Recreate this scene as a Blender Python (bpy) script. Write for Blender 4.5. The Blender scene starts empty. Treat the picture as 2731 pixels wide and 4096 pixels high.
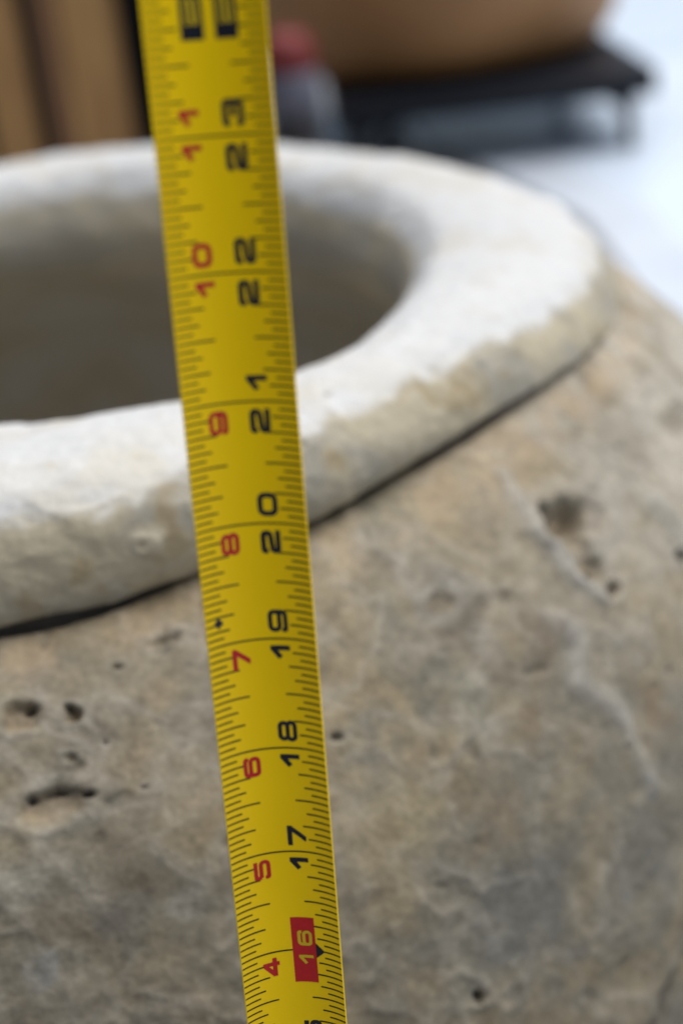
import bpy, math
import numpy as np
from mathutils import Matrix, Vector

# ------------------------------------------------------------------ scene, camera, light
scene = bpy.context.scene
col = scene.collection
TH, PH = 0.46, -0.11                      # pitch down, roll
fw = Vector((0, math.cos(TH), -math.sin(TH)))
rt0 = Vector((1, 0, 0)); up0 = rt0.cross(fw)
cph, sph = math.cos(PH), math.sin(PH)
rt = cph * rt0 + sph * up0
up = -sph * rt0 + cph * up0
cam_d = bpy.data.cameras.new("camera")
cam = bpy.data.objects.new("camera", cam_d); col.objects.link(cam)
m = Matrix.Identity(4)
for i in range(3):
    m[i][0], m[i][1], m[i][2] = rt[i], up[i], -fw[i]
m.translation = Vector((0.1564, -0.6528, 0.670))
cam.matrix_world = m
cam_d.sensor_fit = 'VERTICAL'; cam_d.sensor_height = 36.0; cam_d.lens = 50.0
cam_d.clip_start = 0.02; cam_d.clip_end = 300
cam_d.dof.use_dof = True
cam_d.dof.focus_distance = 0.335
cam_d.dof.aperture_fstop = 5.8
scene.camera = cam

SUN_EL, SUN_AZ = math.radians(70), math.radians(60)     # azimuth from +Y towards +X: behind, to the right
w = bpy.data.worlds.new("World"); scene.world = w; w.use_nodes = True
nt = w.node_tree
sky = nt.nodes.new("ShaderNodeTexSky"); sky.sky_type = 'NISHITA'; sky.sun_disc = False
sky.sun_elevation = SUN_EL; sky.sun_rotation = SUN_AZ
sky.dust_density = 3.0; sky.air_density = 1.0
bg = nt.nodes["Background"]; bg.inputs[1].default_value = 0.075
nt.links.new(sky.outputs[0], bg.inputs[0])
sd = bpy.data.lights.new("sun", 'SUN'); so = bpy.data.objects.new("sun", sd); col.objects.link(so)
sd.energy = 3.9; sd.angle = math.radians(60); sd.color = (0.95, 0.98, 1.0)
sdir = Vector((math.sin(SUN_AZ) * math.cos(SUN_EL), math.cos(SUN_AZ) * math.cos(SUN_EL), math.sin(SUN_EL)))
so.rotation_euler = sdir.to_track_quat('Z', 'Y').to_euler()
scene.view_settings.view_transform = 'Standard'
scene.view_settings.look = 'None'
scene.view_settings.exposure = 0.18
scene.view_settings.gamma = 1.0
scene.cycles.use_denoising = True
scene.cycles.max_bounces = 6

# ------------------------------------------------------------------ helpers
def link(name, me, mat=None, parent=None):
    o = bpy.data.objects.new(name, me); col.objects.link(o)
    if mat: me.materials.append(mat)
    if parent: o.parent = parent
    return o

def tag(o, label=None, cat=None, kind=None, group=None):
    if label: o['label'] = label
    if cat: o['category'] = cat
    if kind: o['kind'] = kind
    if group: o['group'] = group
    return o

def empty(name, loc):
    o = bpy.data.objects.new(name, None); o.empty_display_size = 0.02
    o.location = loc; col.objects.link(o); return o

def mesh(name, v, f, smooth=False):
    me = bpy.data.meshes.new(name); me.from_pydata([tuple(p) for p in v], [], [tuple(q) for q in f]); me.update()
    if smooth: me.shade_smooth()
    return me

def mat(name):
    mt = bpy.data.materials.new(name); mt.use_nodes = True
    n = mt.node_tree; return mt, n, n.nodes["Principled BSDF"]

def nd(n, t, **k):
    x = n.nodes.new(t)
    for a, b in k.items():
        if a.startswith('i_'):
            x.inputs[a[2:].replace('_', ' ')].default_value = b
        else: setattr(x, a, b)
    return x

def ramp(n, fac, stops):
    r = n.nodes.new("ShaderNodeValToRGB"); n.links.new(fac, r.inputs[0])
    e = r.color_ramp.elements
    e[0].position, e[0].color = stops[0][0], (*stops[0][1], 1)
    e[1].position, e[1].color = stops[-1][0], (*stops[-1][1], 1)
    for p, c in stops[1:-1]:
        k = e.new(p); k.color = (*c, 1)
    return r.outputs[0]

# gradient noise in numpy
_rng = np.random.RandomState(11)
_perm = np.concatenate([_rng.permutation(256)] * 3).astype(np.int32)
_grad = _rng.normal(size=(256, 3)).astype(np.float32)
_grad /= np.linalg.norm(_grad, axis=1)[:, None]
def noise(P):
    Pi = np.floor(P).astype(np.int32); Pf = (P - Pi).astype(np.float32)
    U = Pf * Pf * Pf * (Pf * (Pf * 6 - 15) + 10)
    Pi &= 255
    out = 0
    for dx in (0, 1):
        wx = U[:, 0] if dx else 1 - U[:, 0]
        for dy in (0, 1):
            wy = U[:, 1] if dy else 1 - U[:, 1]
            for dz in (0, 1):
                wz = U[:, 2] if dz else 1 - U[:, 2]
                h = _perm[_perm[_perm[(Pi[:, 0] + dx) & 255] + ((Pi[:, 1] + dy) & 255)] + ((Pi[:, 2] + dz) & 255)]
                g = _grad[h]
                out = out + wx * wy * wz * (g[:, 0] * (Pf[:, 0] - dx) + g[:, 1] * (Pf[:, 1] - dy) + g[:, 2] * (Pf[:, 2] - dz))
    return out * 1.6
def fbm(P, oct=4, gain=0.5):
    a, s, t = 1.0, 0, 0
    for k in range(oct):
        s = s + a * noise(P * (2.03 ** k) + 17.3 * k); t += a; a *= gain
    return s / t
def sstep(a, b, x):
    t = np.clip((x - a) / (b - a), 0, 1); return t * t * (3 - 2 * t)

# ------------------------------------------------------------------ materials
def stone_mat():
    mt, n, b = mat("weathered_limestone")
    at = nd(n, "ShaderNodeAttribute", attribute_name="stone_colour")
    tc = nd(n, "ShaderNodeTexCoord")
    n1 = nd(n, "ShaderNodeTexNoise", i_Scale=420.0, i_Detail=5.0, i_Roughness=0.65)
    n2 = nd(n, "ShaderNodeTexNoise", i_Scale=150.0, i_Detail=6.0, i_Roughness=0.72)
    n.links.new(tc.outputs['Object'], n1.inputs['Vector']); n.links.new(tc.outputs['Object'], n2.inputs['Vector'])
    c1 = ramp(n, n1.outputs[0], [(0.3, (0.80, 0.79, 0.77)), (0.7, (1.12, 1.12, 1.12))])
    c2 = ramp(n, n2.outputs[0], [(0.32, (0.74, 0.725, 0.70)), (0.68, (1.18, 1.18, 1.18))])
    m1 = nd(n, "ShaderNodeMix", data_type='RGBA', blend_type='MULTIPLY'); m1.inputs[0].default_value = 1
    m2 = nd(n, "ShaderNodeMix", data_type='RGBA', blend_type='MULTIPLY')
    n.links.new(at.outputs['Alpha'], m1.inputs[0]); n.links.new(at.outputs['Alpha'], m2.inputs[0])
    n.links.new(at.outputs['Color'], m1.inputs[6]); n.links.new(c1, m1.inputs[7])
    n.links.new(m1.outputs[2], m2.inputs[6]); n.links.new(c2, m2.inputs[7])
    n.links.new(m2.outputs[2], b.inputs['Base Color'])
    b.inputs['Roughness'].default_value = 0.72
    b.inputs['Specular IOR Level'].default_value = 0.35
    bp = nd(n, "ShaderNodeBump", i_Strength=0.5, i_Distance=0.001)
    n.links.new(n1.outputs[0], bp.inputs['Height']); n.links.new(bp.outputs[0], b.inputs['Normal'])
    return mt
M_STONE = stone_mat()

def plain(name, c, rough=0.5, c2=None, scale=20.0, stretch=None, bump=0.0, spec=0.5, metal=0.0):
    mt, n, b = mat(name)
    tc = nd(n, "ShaderNodeTexCoord")
    mp = nd(n, "ShaderNodeMapping")
    if stretch: mp.inputs['Scale'].default_value = stretch
    n.links.new(tc.outputs['Object'], mp.inputs[0])
    nz = nd(n, "ShaderNodeTexNoise", i_Scale=scale, i_Detail=5.0, i_Roughness=0.6)
    n.links.new(mp.outputs[0], nz.inputs['Vector'])
    c2 = c2 or tuple(x * 0.8 for x in c)
    n.links.new(ramp(n, nz.outputs[0], [(0.32, c2), (0.68, c)]), b.inputs['Base Color'])
    b.inputs['Roughness'].default_value = rough
    b.inputs['Specular IOR Level'].default_value = spec
    b.inputs['Metallic'].default_value = metal
    if bump:
        bp = nd(n, "ShaderNodeBump", i_Strength=0.4, i_Distance=bump)
        n.links.new(nz.outputs[0], bp.inputs['Height']); n.links.new(bp.outputs[0], b.inputs['Normal'])
    return mt

# ------------------------------------------------------------------ ground
M_FLOOR = plain("grey_brown_concrete", (0.34, 0.335, 0.33), 0.25, (0.24, 0.23, 0.22), 1.6, bump=0.0008)
M_SUNLIT = plain("sunlit_floor_painted", (0.74, 0.80, 0.87), 0.22, (0.55, 0.62, 0.71), 2.5, bump=0.0006)  # sunlit part of the floor, its brightness painted into the colour
link_floor = link("ground", mesh("ground", [(-60, -30, 0), (60, -30, 0), (60, 100, 0), (-60, 100, 0)], [(0, 1, 2, 3)]), M_FLOOR)
tag(link_floor, kind='structure')
EDGE = [(0.60, -30), (0.62, 1.7), (0.46, 2.3), (0.36, 3.0), (0.36, 100)]  # outline of the painted sunlit area
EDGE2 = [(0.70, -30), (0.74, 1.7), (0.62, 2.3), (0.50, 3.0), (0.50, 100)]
pv = link("sunlit_floor", mesh("sunlit_floor", [(x, y, .004) for x, y in EDGE2] + [(60, 100, .004), (60, -30, .004)], [tuple(range(6, -1, -1))]), M_SUNLIT)
ks = link("half_lit_strip", mesh("half_lit_strip", [(x, y, .004) for x, y in EDGE] + [(x, y, .004) for x, y in EDGE2],
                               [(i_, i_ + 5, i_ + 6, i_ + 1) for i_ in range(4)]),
          plain("half_lit_floor_painted", (0.64, 0.68, 0.73), 0.24, (0.52, 0.55, 0.60), 3.0, bump=0.001))  # soft border of the sunlit area, painted as a mid tone
tag(ks, kind='structure')
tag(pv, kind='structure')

# ------------------------------------------------------------------ the stone urn
def periodic(tab, default):
    T = [t for t, _ in tab]; V = [v for _, v in tab]
    T = [T[0] - 40] + T + [T[-1] + 40]; V = [default] + V + [default]
    T2 = [t - 360 for t in T] + T + [t + 360 for t in T]; V2 = V * 3
    return lambda deg: np.interp(deg, T2, V2)
k = 1.7
# deviations (mm) of the hand cut rim from a true circle, by azimuth
d_in = periodic([(-100, -26), (-86, -25), (-77, -21), (-69, -12), (-62, -5), (-51, 5), (-43, 1), (-35, -4), (-27, -11), (-15, -17), (0, -18), (40, -12), (80, -8), (100, -10)], -14)
d_out = periodic([(-95, -3), (-78, 0), (-73, 4), (-67, 3), (-58, 0), (-49, -4), (-41, -4), (-34, 1), (-22, 4), (-10, 6), (1, 5), (15, 2), (34, 0), (50, 2), (61, 6), (81, 12), (90, 10), (98, -4)], 0)
d_cre = periodic([(-95, 6), (-80, 5), (-74, 7), (-66, 0), (-56, -2), (-49, -4), (-36, 2), (-25, 8), (-15, 12), (0, 14), (25, 12)], 2)
def smooth_fn(f):
    g = np.arange(-360, 361, 1.0); v = f(g); kk = np.hanning(13); kk /= kk.sum()
    v = np.convolve(np.pad(v, 6, mode='wrap'), kk, mode='valid')
    return lambda d: np.interp(d, g, v)
d_in, d_out, d_cre = smooth_fn(d_in), smooth_fn(d_out), smooth_fn(d_cre)
#        r, z, inner, outer, crease weight
PROF = [(0, 70, 0, 0, 0), (180, 74, 0, 0, 0), (300, 120, 0, 0, 0), (342, 230, 0, 0, 0), (322, 330, 0, 0, 0), (262, 390, .2, 0, 0),
        (220, 430, .6, 0, 0), (214, 456, .9, 0, 0), (219, 478, 1, 0, 0), (226.5, 490, 1, 0, 0), (236, 496.5, 1, 0, 0), (249, 499.5, .6, .1, 0),
        (260, 498.5, .2, .6, 0), (270, 495, 0, .9, 0), (278, 489.5, 0, 1, 0), (283.5, 482, 0, 1, 0), (285.5, 473, 0, .8, .2),
        (284.5, 465.5, 0, .4, .6), (281.5, 460.5, 0, 0, 1), (278.5, 458, 0, 0, 1), (276.5, 457, 0, 0, 1), (278, 456.8, 0, 0, 1), (283, 457, 0, 0, .9), (293, 455, 0, 0, .5),
        (309, 448, 0, 0, .2), (324, 437, 0, 0, 0), (339, 422, 0, 0, 0), (354, 401, 0, 0, 0), (370, 370, 0, 0, 0), (385, 330, 0, 0, 0),
        (392, 280, 0, 0, 0), (388, 200, 0, 0, 0), (362, 120, 0, 0, 0), (318, 40, 0, 0, 0), (300, 0, 0, 0, 0), (0, 0.5, 0, 0, 0)]
PROF = np.array(PROF, float)
def catmull(P, n=24):
    out = []
    Q = np.vstack([2 * P[0] - P[1], P, 2 * P[-1] - P[-2]])
    for i in range(1, len(Q) - 2):
        p0, p1, p2, p3 = Q[i - 1:i + 3]
        for t in np.linspace(0, 1, n, endpoint=False):
            out.append(0.5 * ((2 * p1) + (-p0 + p2) * t + (2 * p0 - 5 * p1 + 4 * p2 - p3) * t * t + (-p0 + 3 * p1 - 3 * p2 + p3) * t ** 3))
    out.append(P[-1]); return np.array(out)
C_ = catmull(PROF)
C_[:, 0] = np.maximum(C_[:, 0], 0.01)
seg = np.hypot(np.diff(C_[:, 0]), np.diff(C_[:, 1])); arc = np.concatenate([[0], np.cumsum(seg)])
def step_at(r, z, a):
    inside = a < arc[24 * 9]
    if inside: return 1.2 if z > 430 else (2.5 if z > 300 else 12)
    if z > 440: return 0.72
    if z > 275: return 0.85
    return 10
rows = [0.0]
while rows[-1] < arc[-1]:
    a = rows[-1]; r_, z_ = np.interp(a, arc, C_[:, 0]), np.interp(a, arc, C_[:, 1])
    rows.append(a + step_at(r_, z_, a))
rows = np.array(rows[:-1] + [arc[-1]])
R = np.array([np.interp(rows, arc, C_[:, j]) for j in range(5)]).T
th = []
a = -180.0
while a < 180:
    th.append(a)
    a += 0.175 if -93 <= a < -10 else (0.26 if -10 <= a < 25 else (0.5 if -100 <= a < 108 else 1.5))
th = np.array(th)
nr, nc = len(R), len(th)
din, dou, dcr = d_in(th), d_out(th), d_cre(th)
rad = R[:, 0:1] + R[:, 2:3] * din + R[:, 3:4] * dou + R[:, 4:5] * dcr
zz = np.repeat(R[:, 1:2], nc, 1)
ca, sa = np.cos(np.radians(th)), np.sin(np.radians(th))
# the rim is not level: it dips towards the back and the right
tilt = smooth_fn(periodic([(-95, 0), (-50, 0), (-35, -1.0), (-15, -5), (10, -8), (50, -9), (90, -10), (130, -9)], 0))(th)
zz = zz + tilt[None] * np.clip((R[:, 1:2] - 400) / 60, 0, 1) * (rows[:, None] < arc[24 * 19])
zz = zz + (tilt * .35)[None] * np.clip((R[:, 1:2] - 400) / 60, 0, 1) * (rows[:, None] >= arc[24 * 19])
rise = smooth_fn(periodic([(-95, 0), (-74, 0), (-62, 2.5), (-50, 6), (-36, 10), (-20, 11), (10, 8), (60, 5)], 1))(th)
zz = zz + R[:, 4:5] * rise[None]
P = np.stack([rad * ca, rad * sa, zz], -1).astype(np.float32)
def normals(P):
    du = np.gradient(P, axis=0)
    dv = np.roll(P, -1, 1) - np.roll(P, 1, 1)
    n = np.cross(dv, du); n /= (np.linalg.norm(n, axis=2, keepdims=True) + 1e-9)
    return n
N = -normals(P)
# outward check at the belly
ib = np.argmin(abs(R[:, 1] - 300) + (rows < arc[24 * 12]) * 1e3)
if (N[ib, 0] * P[ib, 0])[:2].sum() < 0: N = -N
F = P.reshape(-1, 3).astype(np.float64); NN = N.reshape(-1, 3)
rowarc = np.repeat(rows, nc)
zf = F[:, 2]
out_side = (rowarc > arc[24 * 9]) & (zf > 200)
collar = (rowarc > arc[24 * 8]) & (rowarc < arc[24 * 20])
body = rowarc > arc[24 * 21]
topf = collar & (rowarc < arc[24 * 14])

big = fbm(F / 70.0, 3)
med = fbm(F / 22.0 + 5, 4)
fine = fbm(F / 6.0 + 9, 3)
warp = np.stack([noise(F / 25.0 + 31), noise(F / 25.0 + 57), noise(F / 25.0 + 83)], 1)
vein = 1 - np.abs(fbm((F + warp * 14) / 34.0 + 3, 3)) * 2.4       # ridged, calcite crust lines
vein = np.clip(vein, 0, 1) ** 5
vein2 = np.clip(1 - np.abs(fbm((F + warp * 9) / 13.0 + 41, 2)) * 2.6, 0, 1) ** 5
disp = 3.0 * big + 1.5 * med + 0.34 * fine
disp += vein * 0.8 * (0.5 + big) + (vein + vein2 * .6) * 0.4 * sstep(410, 370, zf) * sstep(-50, -66, np.degrees(np.arctan2(F[:, 1], F[:, 0])))
# pock marks of many sizes
def pocks(F, size, thr, seed):
    nz = noise(F / size + seed)
    return sstep(thr, thr + 0.22, nz)
pk1 = pocks(F, 7.5, 0.42, 101.0) * sstep(-0.1, 0.25, fbm(F / 45.0 + 77, 2))
pk2 = pocks(F, 3.2, 0.46, 211.0) * sstep(-0.15, 0.2, fbm(F / 30.0 + 177, 2))
disp -= pk1 * 0.8 + pk2 * 0.3
# rim worn irregular near its outer and inner edges
edge_o = np.exp(-((rowarc - arc[24 * 14]) / 9.0) ** 2)
edge_i = np.exp(-((rowarc - arc[24 * 9]) / 10.0) ** 2)
disp += edge_o * (1.8 * fbm(F / 20.0 + 23, 3) - 0.3)
disp += edge_i * (0.8 * fbm(F / 20.0 + 29, 3))
disp *= np.where(rowarc < arc[24 * 7], 0.7, 1.0)
# the crease: uneven width, widest at the front left
azim = np.degrees(np.arctan2(F[:, 1], F[:, 0]))
crow = arc[24 * 20] + 1.8 * fbm(F / 24.0 + 411, 3)
cr = np.exp(-((rowarc - crow) / 3.0) ** 2)
wl = sstep(-62, -78, azim)
disp *= 1 - 0.55 * cr
disp -= cr * (0.9 + 3.2 * wl + 1.4 * fbm(F / 18.0 + 400, 2) - 2.6 * sstep(-46, -26, azim))

pit_dark = np.zeros(len(F)); pit_warm = np.zeros(len(F)); halo = np.zeros(len(F))
jit = np.stack([noise(F / 5.0 + 7), noise(F / 5.0 + 70), noise(F / 5.0 + 700)], 1)
def pit(p, r, depth, sx=1.0, dark=0.6, warm=0.5, rim=0.4, sharp=1.0):
    """hollow at p (mm), radius r, stretched sideways by sx, with a slightly raised pale rim"""
    global disp
    p = np.array(p, float)
    sel = np.where(((F - p) ** 2).sum(1) < (r * sx * 4 + 6) ** 2)[0]
    sel = sel[rowarc[sel] > arc[24 * 9]]
    v = F[sel] - p + jit[sel] * min(r * 0.5, 1.6)
    t = np.array([-p[1], p[0], 0]); t /= np.linalg.norm(t)
    a = v @ t; rest = np.sqrt(np.maximum((v ** 2).sum(1) - a ** 2, 0))
    d = np.sqrt((a / sx) ** 2 + rest ** 2) / r
    s = 1 - sstep(0.55 / sharp, 1.15, d)
    disp[sel] -= depth * s
    disp[sel] += rim * np.exp(-((d - 1.35) / 0.35) ** 2)
    pit_dark[sel] = np.maximum(pit_dark[sel], s * dark)
    pit_warm[sel] = np.maximum(pit_warm[sel], s * warm)
    halo[sel] = np.maximum(halo[sel], np.exp(-((d - 1.5) / 0.4) ** 2) * 0.5)
pit((59, -308, 445), 4.4, 3.0, 1.3, .12, .9)
pit((61, -306, 446), 1.4, 2.5, 1.4, .7, .2, 0)
pit((73, -307, 443), 3.0, 4.0, 1.0, .15, .9)
pit((72, -305, 445), 1.6, 2.5, 1.2, .8, .1, 0)
pit((86, -293, 450), 1.3, 2.6, 1.8, .8, .2, .1)
pit((100, -285, 451), 2.2, 2.2, 2.8, .55, .2, .2)
pit((67, -327, 427), 4.8, 2.6, 2.2, .1, .8, .6)
pit((61, -326, 429), 1.3, 3.0, 1.2, .9, .1, 0)
pit((77, -325, 428), 1.2, 3.0, 1.5, .8, .1, 0)
pit((69, -325, 430), 1.1, 1.8, 4.5, .6, .2, 0)
pit((82, -313, 437), 0.9, 1.5, 1.0, .6, .2, 0)
pit((72, -317, 436), 1.6, 1.2, 1.0, .2, .3, .6)
pit((96, -270, 477), 2.6, 1.2, 1.1, .12, .2, .6)
pit((233, -217, 442), 8.0, 9.0, 1.35, .05, .9, .9, 1.7)
pit((243, -213, 440), 8.0, 2.5, 1.3, .05, .3, .2)
pit((236, -224, 435), 5.5, 5.0, 1.1, .05, .6, 0)
pit((225, -217, 446), 2.8, 4.0, 1.2, .75, .1, 0)
pit((225, -222, 441), 2.0, 2.0, 0.8, .5, .1, 0)
pit((239, -230, 429), 5.0, 4.5, 1.1, .05, .8, .3)
pit((240, -232, 428), 2.0, 3.5, 1.0, .6, .4, .3)
pit((246, -234, 422), 3.0, 3.2, 1.3, .4, .6, .4)
pit((181, -333, 345), 2.7, 6.5, 0.7, 1.0, 0, .2, 1.3)
pit((183, -332, 341), 1.6, 5.0, 0.6, 1.0, 0, .1, 1.3)
pit((148, -304, 423), 1.6, 2.0, 1.3, .7, .2, .1)
pit((276, -205, 415), 3.4, 4.5, 0.8, .6, .3, .4)
pit((174, -227, 486), 2.2, 1.8, 1.8, .05, .6, .6)
pit((186, -210, 492), 2.4, 1.8, 2.0, .05, .8, .6)
pit((199, -195, 491), 2.2, 1.6, 2.0, .05, .8, .6)
pit((212, -180, 490), 2.4, 1.6, 2.2, .05, .7, .6)
pit((222, -168, 490), 2.0, 1.4, 2.2, .05, .7, .5)
pit((168, -231, 470), 1.3, 1.2, 1.3, .3, .4, .2)
pit((185, -260, 440), 4.2, 1.2, 1.4, .15, .3, .1)
pit((195, -265, 429), 2.6, 0.9, 1.2, .2, .3, .1)
rr = np.random.RandomState(5)
for _ in range(7):      # scattered small holes over the shoulder and belly
    az = math.radians(rr.uniform(-88, -25)); z0 = rr.uniform(300, 445)
    r0 = np.interp(-z0, -PROF[22:32, 1], PROF[22:32, 0])
    pit((r0 * math.cos(az), r0 * math.sin(az), z0), rr.uniform(0.5, 1.7), rr.uniform(.6, 2.2), rr.uniform(.8, 2.0), rr.uniform(.2, .8), .3, .15)
for _ in range(60):      # and over the flat of the rim
    az = math.radians(rr.uniform(-95, -30)); r0 = rr.uniform(246, 282)
    pit((r0 * math.cos(az), r0 * math.sin(az), 496), rr.uniform(0.5, 1.5), rr.uniform(.4, 1.3), rr.uniform(.8, 1.6), .1, .5, .1)

ridge_c = np.zeros(len(F))
def ridge(pts, wdt, h, crust=0.6):
    global disp
    pts = np.array(pts, float); best = np.full(len(F), 1e9)
    near = np.where(((F - pts.mean(0)) ** 2).sum(1) < 110 ** 2)[0]
    Q = F[near] + warp[near] * 5.0 + jit[near] * 0.6; b = np.full(len(near), 1e9)
    for a, c in zip(pts[:-1], pts[1:]):
        ab = c - a; t = np.clip(((Q - a) @ ab) / (ab @ ab), 0, 1)
        b = np.minimum(b, np.linalg.norm(Q - a - t[:, None] * ab, axis=1))
    s = np.exp(-(b / wdt) ** 2)
    if h < 0: s = np.where(rowarc[near] > arc[24 * 24], s, 0)
    disp[near] += h * s
    if crust > 0: ridge_c[near] = np.maximum(ridge_c[near], s * crust)
    else: pit_dark[near] = np.maximum(pit_dark[near], -crust * s)
ridge([(213, -206, 455), (218, -216, 449), (219, -228, 441), (226, -231, 437), (232, -234, 432), (240, -239, 423)], 3.2, 2.4, .32)
ridge([(224, -255, 421), (229, -264, 407), (238, -267, 393), (244, -269, 384), (249, -275, 367)], 5.0, 1.8, .28)
ridge([(265, -283, 316), (255, -292, 309), (247, -300, 304), (238, -308, 298), (225, -318, 292)], 2.8, -4.5, -1.0)
ridge([(275, -192, 430), (290, -200, 405), (297, -210, 380)], 6.0, 2.0, .25)

F2 = F + NN * disp[:, None]
V = (F2 * 0.001).astype(np.float32)

# colour (albedo) of the stone: its own tones, with some light and shade painted in
def mixc(c, d, f): return c * (1 - f[:, None]) + np.array(d)[None] * f[:, None]
c = np.tile(np.array([0.225, 0.19, 0.128]), (len(F), 1))
c = mixc(c, (0.165, 0.153, 0.125), sstep(-0.15, 0.28, fbm(F / 55.0 + 200, 4)) * .8)       # cool grey patches
c = mixc(c, (0.245, 0.198, 0.128), sstep(0.0, 0.45, fbm(F / 38.0 + 300, 4)) * .7)        # warm ochre patches
c = mixc(c, (0.20, 0.21, 0.18), sstep(0.22, 0.5, fbm(F / 48.0 + 370, 3)) * .5)       # greenish
c = mixc(c, (0.115, 0.09, 0.062), sstep(0.0, 0.55, fbm((F + warp * 12) / 24.0 + 500, 5, .6)) * .85)
c = mixc(c, (0.34, 0.32, 0.29), np.clip(vein * .38 + vein2 * .12, 0, 1))
shoulder_light = sstep(-56, -22, azim) * sstep(350, 430, zf) * sstep(-.5, .2, fbm(F / 22.0 + 888, 4))  # light from the right, painted as a paler right shoulder
c = mixc(c, (0.40, 0.38, 0.345), np.clip(shoulder_light * .9, 0, 1))
c = mixc(c, (0.145, 0.145, 0.135), sstep(425, 365, zf) * sstep(-.3, .3, fbm(F / 30.0 + 910, 4)) * .65 * (zf < 440))  # shade towards the belly painted in, broken up by noise
c = mixc(c, (0.37, 0.28, 0.175), (np.exp(-((rowarc - arc[24 * 22] - 9) / 10.0) ** 2) * body) * sstep(-.3, .3, fbm(F / 15.0 + 13, 3) + .1) * .5)
# broad old stains of their own shape
SJ = np.stack([fbm(F / 14.0 + 950, 4), fbm(F / 14.0 + 970, 4), fbm(F / 14.0 + 990, 4)], 1)
def stain(p, rad_, colr, amt):
    global c
    d = np.linalg.norm((F - np.array(p, float)) + SJ * rad_ * 1.5, axis=1) / rad_
    c = mixc(c, colr, (1 - sstep(0.35, 1.15, d)) * amt)
stain((178, -280, 428), 15, (0.115, 0.115, 0.095), .7)
stain((192, -262, 436), 9, (0.10, 0.085, 0.065), .65)
stain((160, -300, 420), 11, (0.12, 0.12, 0.105), .65)
stain((165, -312, 400), 13, (0.255, 0.22, 0.14), .6)
stain((205, -315, 353), 20, (0.105, 0.105, 0.098), .65)
stain((86, -344, 400), 13, (0.11, 0.105, 0.095), .65)
stain((128, -328, 405), 10, (0.13, 0.128, 0.105), .55)
stain((254, -256, 388), 11, (0.17, 0.125, 0.082), .7)
stain((206, -282, 405), 13, (0.185, 0.14, 0.09), .6)
stain((61, -352, 393), 6, (0.27, 0.28, 0.285), .6)
stain((103, -342, 399), 6, (0.27, 0.265, 0.25), .5)
stain((191, -304, 390), 13, (0.17, 0.135, 0.09), .6)
stain((83, -304, 444), 9, (0.27, 0.245, 0.195), .5)
stain((241, -298, 336), 12, (0.20, 0.17, 0.115), .5)
side = collar & ~topf
cs = np.tile(np.array([0.40, 0.34, 0.235]), (len(F), 1))
cs = mixc(cs, (0.32, 0.285, 0.22), sstep(-.1, .35, fbm(F / 26.0 + 600, 3)))
cs = mixc(cs, (0.29, 0.22, 0.12), sstep(.1, .45, fbm(F / 14.0 + 640, 3)) * .8)
ct = np.tile(np.array([0.545, 0.53, 0.505]), (len(F), 1))
ct = mixc(ct, (0.50, 0.46, 0.39), sstep(-.05, .45, fbm(F / 24.0 + 660, 3)) * .8)
ct = mixc(ct, (0.54, 0.50, 0.42), sstep(-.25, .2, fbm(F / 30.0 + 675, 3)) * .75 * sstep(arc[24 * 11], arc[24 * 13], rowarc) * sstep(-35, -60, azim))
ct = mixc(ct, (0.50, 0.42, 0.31), sstep(.3, .6, fbm(F / 5.5 + 670, 3)) * .5)
tline = arc[24 * 13] + 6 + 6 * sstep(-45, -12, azim) + 3.5 * sstep(-62, -74, azim) + 5.0 * fbm(F / 13.0 + 690, 3)
ft = 1 - sstep(-3.5, 3.5, rowarc - tline)
cc = cs * (1 - ft[:, None]) + ct * ft[:, None]
ec = np.exp(-((rowarc - tline) / 2.2) ** 2)
cc = mixc(cc, (0.66, 0.64, 0.60), ec * .5 * sstep(-.1, .3, fbm(F / 9.0 + 710, 2)))
# inside of the mouth: tan below the worn white lip
ci = np.tile(np.array([0.60, 0.50, 0.34]), (len(F), 1))
ci = mixc(ci, (0.50, 0.475, 0.42), sstep(450, 400, zf))
ci = mixc(ci, (0.46, 0.41, 0.32), sstep(-.2, .3, fbm(F / 45.0 + 800, 3)))
fi = 1 - sstep(-4, 4, rowarc - (arc[24 * 8] + 5 + 10 * fbm(F / 30.0 + 820, 2)))
cc = cc * (1 - fi[:, None]) + ci * fi[:, None]
fc = (rowarc < arc[24 * 19]).astype(float)
fc = 1 - sstep(-2, 2, rowarc - arc[24 * 19])
c = c * (1 - fc[:, None]) + cc * fc[:, None]
c = np.where(body[:, None], c * np.array([1.03, 0.97, 0.87])[None], c)
c = mixc(c, (0.42, 0.41, 0.39), np.clip(ridge_c + halo * .22, 0, 1))
c = mixc(c, (0.33, 0.24, 0.14), pit_warm * .55)
c = mixc(c, (0.035, 0.03, 0.025), pit_dark)
c = mixc(c, (0.10, 0.085, 0.06), np.clip(pk1 * .35 + pk2 * .3, 0, 1) * (1 - ft * fc))
c = mixc(c, (0.15, 0.12, 0.085), np.exp(-((rowarc - crow) / 2.2) ** 2) * .8 * (1 - .8 * sstep(-44, -24, azim)))

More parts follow.
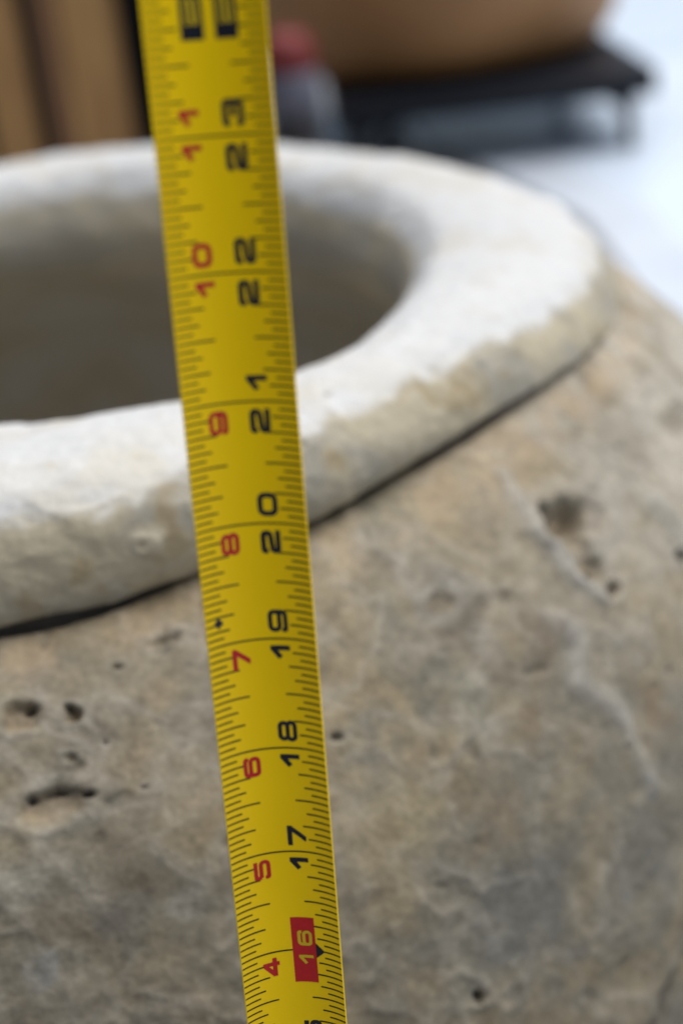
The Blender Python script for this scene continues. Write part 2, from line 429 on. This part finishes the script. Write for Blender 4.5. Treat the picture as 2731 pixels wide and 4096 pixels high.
me = bpy.data.meshes.new("urn_body")
nv = nr * nc
ii, jj = np.meshgrid(np.arange(nr - 1), np.arange(nc), indexing='ij')
j2 = (jj + 1) % nc
quads = np.stack([ii * nc + jj, ii * nc + j2, (ii + 1) * nc + j2, (ii + 1) * nc + jj], -1).reshape(-1, 4).astype(np.int32)
me.vertices.add(nv); me.vertices.foreach_set("co", V.ravel())
me.loops.add(quads.size); me.loops.foreach_set("vertex_index", quads.ravel())
me.polygons.add(len(quads)); me.polygons.foreach_set("loop_start", np.arange(0, quads.size, 4, dtype=np.int32))
me.update(calc_edges=True)
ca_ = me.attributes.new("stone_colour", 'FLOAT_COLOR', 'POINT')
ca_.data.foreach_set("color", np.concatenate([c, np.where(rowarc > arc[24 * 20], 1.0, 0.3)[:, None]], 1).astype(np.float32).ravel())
me.shade_smooth()
# orientation: make sure faces look outwards
pz = me.polygons[(ib) * nc + 5]
if Vector((pz.normal.x, pz.normal.y)).dot(Vector((pz.center.x, pz.center.y))) < 0: me.flip_normals()
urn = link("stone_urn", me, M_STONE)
tag(urn, "wide mouthed weathered limestone urn with white worn rim and tan pitted shoulder", "urn")
print("urn verts", nv, "faces", len(quads))

# ------------------------------------------------------------------ the tape measure
IN = 0.0259
A0 = Vector((0.1333, -0.4107, 0.4205))              # point of the edge plane where the photo's bottom edge cuts it
D = Vector((0.0370797, 0.13612748, 0.98999717)).normalized()
NB = Vector((0.01241649, 0.99053922, -0.13666706)).normalized()   # away from the viewer: the hollow faces the viewer
WR = D.cross(NB).normalized()
if WR.x < 0: WR = -WR
RC, HA = 0.01715, 0.715                               # radius of the hollow and half of its angle
SAG = RC * (1 - math.cos(HA))
S16 = 0.0171
def tpt(u, s, off=0.0):
    """u = distance across, along the curve (m), s = height above the 16 inch line (m)"""
    a = u / RC
    p = A0 + D * (s + S16) + WR * ((RC - off) * math.sin(a)) + NB * (SAG - RC * (1 - math.cos(a)) - off * math.cos(a))
    return p
UH = RC * HA
tape_base_s = -(A0.z + D.z * S16) / D.z
base = A0 + D * (tape_base_s + S16)
tape = empty("tape_measure", base)
tag(tape, "yellow steel tape measure blade with black and red numerals standing upright before the urn", "tape measure")
def tlink(name, verts, faces, mt, smooth=True, parent=tape):
    me = mesh(name, [v - base for v in verts], faces, smooth)
    return link(name, me, mt, parent)

def tape_yellow():
    mt, n, b = mat("yellow_lacquer")
    tc = nd(n, "ShaderNodeTexCoord")
    nz = nd(n, "ShaderNodeTexNoise", i_Scale=900.0, i_Detail=3.0)
    n2 = nd(n, "ShaderNodeTexNoise", i_Scale=35.0, i_Detail=4.0)
    n.links.new(tc.outputs['Object'], nz.inputs['Vector']); n.links.new(tc.outputs['Object'], n2.inputs['Vector'])
    c = ramp(n, n2.outputs[0], [(0.3, (0.90, 0.565, 0.0)), (0.7, (0.95, 0.61, 0.0))])
    n.links.new(c, b.inputs['Base Color'])
    b.inputs['Roughness'].default_value = 0.4
    b.inputs['Specular IOR Level'].default_value = 0.12
    bp = nd(n, "ShaderNodeBump", i_Strength=0.08, i_Distance=0.0001)
    n.links.new(nz.outputs[0], bp.inputs['Height']); n.links.new(bp.outputs[0], b.inputs['Normal'])
    return mt
M_Y = tape_yellow()
M_INK = plain("black_ink", (0.012, 0.012, 0.020), 0.4, (0.009, 0.009, 0.014), 800, spec=0.2)
M_TICK = plain("black_ink_fine", (0.010, 0.008, 0.003), 0.5, (0.007, 0.006, 0.002), 800, spec=0.2)
M_RED = plain("red_ink", (0.52, 0.012, 0.014), 0.4, (0.46, 0.010, 0.012), 800, spec=0.2)
M_YI = plain("yellow_print", (0.64, 0.44, 0.01), 0.4, (0.60, 0.41, 0.008), 800, spec=0.2)

nu = 40
s0, s1 = tape_base_s + 0.0006, 0.36
ns = 60
vs, fs = [], []
T2 = 0.00016
for i in range(ns + 1):
    s = s0 + (s1 - s0) * i / ns
    for j in range(nu + 1): vs.append(tpt(-UH + 2 * UH * j / nu, s, 0))
    for j in range(nu + 1): vs.append(tpt(-UH + 2 * UH * j / nu, s, -T2 * 2))
W2 = 2 * (nu + 1)
for i in range(ns):
    a, b_ = i * W2, (i + 1) * W2
    for j in range(nu):
        fs.append((a + j, a + j + 1, b_ + j + 1, b_ + j))
        fs.append((a + nu + 1 + j + 1, a + nu + 1 + j, b_ + nu + 1 + j, b_ + nu + 1 + j + 1))
    fs.append((a + nu, a + W2 - 1, b_ + W2 - 1, b_ + nu))
    fs.append((a + nu + 1, a, b_, b_ + nu + 1))
blade = tlink("blade", vs, fs, M_Y)
blade.data.set_sharp_from_angle(angle=math.radians(40))

OFF = 0.00003
def strip(verts, faces, u0, u1, sc, hw=0.0002, off=OFF, nseg=None):
    """a printed line across the blade from u0 to u1 at height sc"""
    nseg = nseg or max(2, int(abs(u1 - u0) / 0.0008) + 1)
    b0 = len(verts)
    for q in range(nseg + 1):
        u = u0 + (u1 - u0) * q / nseg
        verts.append(tpt(u, sc - hw, off)); verts.append(tpt(u, sc + hw, off))
    for q in range(nseg):
        faces.append((b0 + 2 * q, b0 + 2 * q + 2, b0 + 2 * q + 3, b0 + 2 * q + 1))
TR = {1: 0.0043, 2: 0.0059, 4: 0.0070, 8: 0.0082}
TL = {1: 0.0040, 2: 0.0054, 4: 0.0067, 8: 0.0083}
first, last = 14, 26
for side_, tab in ((1, TR), (-1, TL)):
    vv, ff = [], []
    for k16 in range(first * 16, last * 16):
        if k16 % 16 == 0: continue
        lev = 8 if k16 % 8 == 0 else 4 if k16 % 4 == 0 else 2 if k16 % 2 == 0 else 1
        s = (k16 / 16 - 16) * IN
        L = tab[lev]
        e = UH - 0.00008
        if side_ > 0: strip(vv, ff, e - L, e, s)
        else: strip(vv, ff, -e, -e + L, s)
    o = tlink("tick_marks", vv, ff, M_TICK); tag(o, kind='stuff')
for inch in range(first, last + 1):
    vv, ff = [], []
    s = (inch - 16) * IN
    e = UH - 0.00008
    if inch in (16, 24):
        if inch == 16:
            strip(vv, ff, -e, 0.0003, s); strip(vv, ff, 0.0079, e, s)
        else:
            strip(vv, ff, -e, -0.0048, s); strip(vv, ff, 0.0061, e, s)
    else: strip(vv, ff, -e, e, s)
    tlink("inch_line", vv, ff, M_TICK)

# numerals: stroke outlines cut by marching over a fine grid, laid on the curved blade
def rrect(x0, y0, x1, y1, r, n=5):
    pts = []
    for cx, cy, a0 in ((x1 - r, y1 - r, 0), (x0 + r, y1 - r, 90), (x0 + r, y0 + r, 180), (x1 - r, y0 + r, 270)):
        for q in range(n + 1):
            a = math.radians(a0 + 90 * q / n); pts.append((cx + r * math.cos(a), cy + r * math.sin(a)))
    pts.append(pts[0]); return pts
def rounded(pts, r, n=5):
    out = [pts[0]]
    for a, b, c_ in zip(pts[:-2], pts[1:-1], pts[2:]):
        a, b, c_ = map(np.array, (a, b, c_))
        u, v = a - b, c_ - b; lu, lv = np.linalg.norm(u), np.linalg.norm(v)
        q = min(r, lu * .49, lv * .49); p0, p1 = b + u / lu * q, b + v / lv * q
        for t in np.linspace(0, 1, n + 1): out.append(tuple((1 - t) ** 2 * p0 + 2 * t * (1 - t) * b + t * t * p1))
    out.append(pts[-1]); return out
def glyph(ch, w, h, t):
    x0, y0, x1, y1 = t / 2, t / 2, w - t / 2, h - t / 2; ym = h / 2; r = min(w, h) * .24
    if ch == '0': return [rrect(x0, y0, x1, y1, r)]
    if ch == '1': return [[(x1, 0), (x1, h)], [(x1 - t * .1, y1 + t * .05), (x0 + .1 * w, h * .50)]]
    if ch == '2': return [rounded([(x0, h * .66), (x0, y1), (x1, y1), (x1, ym + .02 * h), (x0, ym - .08 * h), (x0, y0), (w, y0)], r)]
    if ch == '3': return [rounded([(x0, h * .68), (x0, y1), (x1, y1), (x1, ym), (w * .35, ym)], r), rounded([(w * .35, ym), (x1, ym), (x1, y0), (x0, y0), (x0, h * .32)], r)]
    if ch == '4': return [[(w * .68, 0), (w * .68, h)], [(w * .62, y1), (x0, h * .34), (x0, h * .27)], [(0, h * .29), (w, h * .29)]]
    if ch == '5': return [rounded([(w * .95, y1), (x0, y1), (x0 * 1.0, h * .54)], t * .2) + [], rounded([(x0, h * .56), (x1, h * .56), (x1, y0), (x0, y0), (x0, h * .32)], r)]
    if ch == '6': return [rrect(x0, y0, x1, ym + t * .30, r * .85), rounded([(x0, ym * .8), (x0, y1), (x1, y1), (x1, h * .70)], r)]
    if ch == '9': return [rrect(x0, ym - t * .30, x1, y1, r * .85), rounded([(x1, ym * 1.2), (x1, y0), (x0, y0), (x0, h * .30)], r)]
    if ch == '7': return [[(0, y1), (w - t * .1, y1)], [(x1 - .0 * t, y1), (w * .30, -.02 * h)]]
    if ch == '8': return [rrect(x0 + .03 * w, ym - t * .0, x1 - .03 * w, y1, r * .8), rrect(x0, y0, x1, ym + t * .0, r * .85)]
    return []
def glyph_mesh(ch, w, h, t, su, ss, off):
    """reading direction runs up the blade (s), the tops of the digits point to the left (-u)"""
    G = glyph(ch, w, h, t); cell = min(w, h) / 34.0
    gx = np.arange(-cell, w + cell * 2, cell); gy = np.arange(-cell, h + cell * 2, cell)
    X, Y = np.meshgrid(gx, gy, indexing='ij'); S = np.full(X.shape, -1e9)
    for pl in G:
        for i, (a, b) in enumerate(zip(pl[:-1], pl[1:])):
            a, b = np.array(a), np.array(b); L = np.linalg.norm(b - a)
            if L < 1e-9: continue
            d = (b - a) / L
            lx = (X - a[0]) * d[0] + (Y - a[1]) * d[1]; ly = abs(-(X - a[0]) * d[1] + (Y - a[1]) * d[0])
            S = np.maximum(S, np.minimum(np.minimum(lx, L - lx), t / 2 - ly))
            if i > 0 or pl[0] == pl[-1]: S = np.maximum(S, t / 2 - np.hypot(X - a[0], Y - a[1]))
    S = np.minimum(S, np.minimum(np.minimum(X, w - X), np.minimum(Y, h - Y)))
    verts, faces, cache = [], [], {}
    def vid(x, y):
        kk = (round(x * 1e7), round(y * 1e7))
        if kk not in cache:
            cache[kk] = len(verts); verts.append(tpt(su - y, ss + x, off))
        return cache[kk]
    for i in range(len(gx) - 1):
        for j in range(len(gy) - 1):
            q = [(gx[i], gy[j], S[i, j]), (gx[i + 1], gy[j], S[i + 1, j]), (gx[i + 1], gy[j + 1], S[i + 1, j + 1]), (gx[i], gy[j + 1], S[i, j + 1])]
            if max(p[2] for p in q) <= 0: continue
            poly = []
            for a, b in zip(q, q[1:] + q[:1]):
                if a[2] > 0: poly.append(vid(a[0], a[1]))
                if (a[2] > 0) != (b[2] > 0):
                    f_ = a[2] / (a[2] - b[2]); poly.append(vid(a[0] + (b[0] - a[0]) * f_, a[1] + (b[1] - a[1]) * f_))
            poly = [p for n_, p in enumerate(poly) if p != poly[n_ - 1]]
            if len(poly) >= 3: faces.append(tuple(poly))
    return verts, faces
MM = 0.001
def numeral(ch, su, ss, w, h, t, mt, off=OFF * 1.5, label=None):
    v, f = glyph_mesh(ch, w * MM, h * MM, t * MM, su * MM, ss, off)
    o = tlink("numeral", v, f, mt)
    if label: o['label'] = label
    return o
for inch in range(15, 25):
    s = (inch - 16) * IN
    a, b_ = str(inch)
    if inch not in (16, 24):
        w1 = 3.8 if a == '1' else 5.1; w2 = 3.8 if b_ == '1' else 5.1
        numeral(a, 5.75, s - (1.55 + w1) * MM, w1, 4.3, 1.15, M_INK)
        numeral(b_, 5.75, s + 1.55 * MM, w2, 4.3, .98 if b_ in '89' else 1.12, M_INK)
    rd = inch - 12
    if inch != 24:
        if rd < 10:
            numeral(str(rd), -2.95, s - (1.5 + 4.9) * MM, 4.9, 3.9, .94 if rd in (5, 6, 8, 9) else 1.05, M_RED, label="red numeral %d" % rd)
        else:
            numeral('1', -2.95, s - (1.4 + 3.6) * MM, 3.6, 3.9, 1.05, M_RED)
            w_ = 3.6 if rd == 11 else 4.7
            numeral(str(rd)[1], -2.95, s + 1.4 * MM, w_, 3.9, 1.05, M_RED)
def block(u0, u1, sa, sb, mt, name, off=OFF * 1.5):
    vv, ff = [], []
    n_ = 14
    for q in range(n_ + 1):
        u = (u0 + (u1 - u0) * q / n_) * MM
        vv.append(tpt(u, sa, off)); vv.append(tpt(u, sb, off))
    for q in range(n_): ff.append((2 * q, 2 * q + 2, 2 * q + 3, 2 * q + 1))
    return tlink(name, vv, ff, mt)
block(0.3, 5.8, -8.7 * MM, 8.7 * MM, M_RED, "red_block")
numeral('1', 5.05, (-4.3) * MM, 2.9, 3.4, .72, M_YI, OFF * 2.4)
numeral('6', 5.05, 1.15 * MM, 4.0, 3.4, .72, M_YI, OFF * 2.4)
s24 = 8 * IN
block(1.6, 6.0, s24 - 8.6 * MM, s24 + 8.6 * MM, M_INK, "black_block")
block(-4.8, -0.5, s24 - 8.6 * MM, s24 + 8.6 * MM, M_INK, "black_block")
for su in (5.1, -1.35):
    numeral('2', su, s24 - 5.9 * MM, 4.8, 2.6, .58, M_YI, OFF * 2.4)
numeral('4', 5.5, s24 + 1.0 * MM, 4.6, 3.4, .8, M_YI, OFF * 2.4)
# black pointer at 16 and black diamond at 19.2 inches
tlink("pointer", [tpt(0.0058, -0.0020, OFF * 1.5), tpt(0.0080, 0, OFF * 1.5), tpt(0.0058, 0.0020, OFF * 1.5)], [(0, 1, 2)], M_INK)
sdm = 3.2 * IN
ud = -0.0092
tlink("diamond", [tpt(ud - .0011, sdm, OFF * 2), tpt(ud, sdm - .0013, OFF * 2), tpt(ud + .0011, sdm, OFF * 2), tpt(ud, sdm + .0013, OFF * 2)], [(0, 1, 2, 3)], M_INK)

# ------------------------------------------------------------------ things behind, out of focus
def box(verts, faces, a, b, bev=0.0):
    x0, y0, z0 = a; x1, y1, z1 = b
    i = len(verts)
    verts += [Vector(p) for p in ((x0, y0, z0), (x1, y0, z0), (x1, y1, z0), (x0, y1, z0), (x0, y0, z1), (x1, y0, z1), (x1, y1, z1), (x0, y1, z1))]
    faces += [tuple(i + q for q in f) for f in ((0, 3, 2, 1), (4, 5, 6, 7), (0, 1, 5, 4), (1, 2, 6, 5), (2, 3, 7, 6), (3, 0, 4, 7))]
def bevel(o, wd, seg=3):
    md = o.modifiers.new("bevel", 'BEVEL'); md.width = wd; md.segments = seg; md.limit_method = 'ANGLE'
def boxpart(name, a, b, mt, parent, bv=0.003, rel=None):
    v, f = [], []; box(v, f, a, b); rel = rel or parent.location
    o = link(name, mesh(name, [p - rel for p in v], f), mt, parent); bevel(o, bv); return o
def lathe(prof, n=64):
    v, f = [], []
    for r_, z_ in prof:
        for q in range(n):
            a = 2 * math.pi * q / n; v.append(Vector((r_ * math.cos(a), r_ * math.sin(a), z_)))
    for i in range(len(prof) - 1):
        for q in range(n):
            f.append((i * n + q, i * n + (q + 1) % n, (i + 1) * n + (q + 1) % n, (i + 1) * n + q))
    f.append(tuple(range(n - 1, -1, -1))); f.append(tuple((len(prof) - 1) * n + q for q in range(n)))
    return v, f

# slatted wooden panel, back left
M_W1 = plain("tan_wood", (0.62, 0.34, 0.115), 0.6, (0.34, 0.16, 0.052), 9, (3, 3, .25), .001)
M_W2 = plain("brown_wood", (0.34, 0.16, 0.065), 0.6, (0.22, 0.10, 0.04), 9, (3, 3, .25), .001)
M_BK = plain("black_paint", (0.006, 0.006, 0.006), 0.7, (0.004, 0.004, 0.004), 20, spec=0.1)
M_DK = plain("dark_wood", (0.05, 0.035, 0.022), 0.7, (0.03, 0.02, 0.014), 12, (3, 3, .3))
pan = empty("wooden_panel", Vector((-0.30, 1.60, 0)))
tag(pan, "upright brown wooden slat panel with black edge post behind the urn at far left", "wooden panel")
for x0, x1, mt in ((-.62, -.56, M_W2), (-.545, -.475, M_W1), (-.46, -.40, M_W2), (-.385, -.325, M_W1), (-.312, -.246, M_W1), (-.217, -.186, M_W2), (-.184, -.094, M_W1)):
    boxpart("slat", (x0, 1.60, 0.0), (x1, 1.622, 1.25), mt, pan)
boxpart("backing_board", (-.62, 1.630, 0.0), (-.092, 1.645, 1.24), M_DK, pan)
boxpart("edge_post", (-.090, 1.59, 0.0), (-.022, 1.65, 1.26), M_BK, pan)

# low black stand
M_ST = plain("black_steel", (0.008, 0.010, 0.017), 0.45, (0.005, 0.006, 0.010), 30, spec=0.25)
st = empty("low_stand", Vector((0.55, 2.5, 0)))
tag(st, "low black metal stand with curved leg brackets carrying the big brown pot", "stand")
boxpart("top_plate", (0.225, 2.15, 0.106), (0.856, 2.93, 0.156), M_ST, st, 0.006)
for x in (0.275, 0.805):
    for y in (2.185, 2.895):
        v, f = [], []
        box(v, f, (x - .011, y - .011, 0), (x + .011, y + .011, .1055))
        o = link("leg", mesh("leg", [p - st.location for p in v], f), M_ST, st); bevel(o, .003)
        sgn = 1 if x < .5 else -1           # quarter-round bracket towards the middle
        v, f = [], []
        n_ = 8; R0 = .055
        outer = [(x + sgn * .0112, .1052)]
        arcp = [(x + sgn * (.0112 + R0 - R0 * math.cos(math.pi / 2 * q / n_)), .1052 - R0 + R0 * math.sin(math.pi / 2 * q / n_)) for q in range(n_ + 1)]
        pl = outer + arcp
        for yy in (y - .006, y + .006):
            for px, pz in pl: v.append(Vector((px, yy, pz)))
        n2 = len(pl)
        f.append(tuple(range(n2))); f.append(tuple(range(2 * n2 - 1, n2 - 1, -1)))
        for q in range(n2): f.append((q, (q + 1) % n2, n2 + (q + 1) % n2, n2 + q))
        link("bracket", mesh("bracket", [p - st.location for p in v], f), M_ST, st)

# big brown pot on the stand
M_TC = plain("brown_earthenware", (0.42, 0.20, 0.068), 0.6, (0.31, 0.145, 0.048), 5, None, .003)
v, f = lathe([(.25, 0), (.31, .004), (.35, .02), (.375, .06), (.40, .14), (.425, .25), (.44, .36), (.435, .47), (.40, .57), (.34, .64), (.30, .67), (.31, .70), (.30, .715), (.27, .70), (.27, .66), (.33, .60), (.38, .45), (.35, .20), (.20, .05)], 96)
bp_ = link("brown_pot", mesh("brown_pot", v, f, True), M_TC); bp_.location = (0.465, 2.62, 0.1565); bp_.scale = (1.07, 1.07, 1.07)
tag(bp_, "large brown earthenware pot standing on the low black stand", "pot")

# pale container with red lid
M_PL = plain("pale_grey_plastic", (0.17, 0.165, 0.20), 0.6, (0.13, 0.125, 0.15), 15)
M_RD = plain("red_plastic", (0.24, 0.022, 0.018), 0.6, (0.17, 0.015, 0.012), 15)
ct_ = empty("container", Vector((0.150, 2.05, 0)))
tag(ct_, "tall round container with red top, pale band and dark base, left of the black stand", "container")
v, f = lathe([(.044, 0), (.050, .004), (.050, .155), (.047, .165)], 40)
link("base", mesh("container_base", v, f, True), plain("dark_grey_plastic", (0.05, 0.045, 0.045), 0.6, (0.035, 0.03, 0.03), 15), ct_)
v, f = lathe([(.050, .1655), (.054, .170), (.055, .20), (.055, .235), (.051, .242)], 40)
link("body", mesh("container_body", v, f, True), M_PL, ct_)
v, f = lathe([(.050, .2425), (.053, .247), (.050, .28), (.040, .302), (.024, .311)], 40)
link("lid", mesh("container_lid", v, f, True), M_RD, ct_)

# small pale ball-like stone
v, f = lathe([(.006, 0), (.022, .004), (.038, .018), (.043, .038), (.038, .058), (.022, .071), (.004, .075)], 32)
vn = noise(np.array([[p.x * 30, p.y * 30, p.z * 30] for p in v]))
v = [p * (1 + .08 * float(q)) for p, q in zip(v, vn)]
pb = link("stone", mesh("stone", v, f, True), plain("grey_stone", (0.30, 0.31, 0.35), .7, (0.24, .25, .28), 20)); pb.location = (0.36, 2.62, 0.0)
tag(pb, "small round pale grey stone on the floor in front of the black stand", "stone")
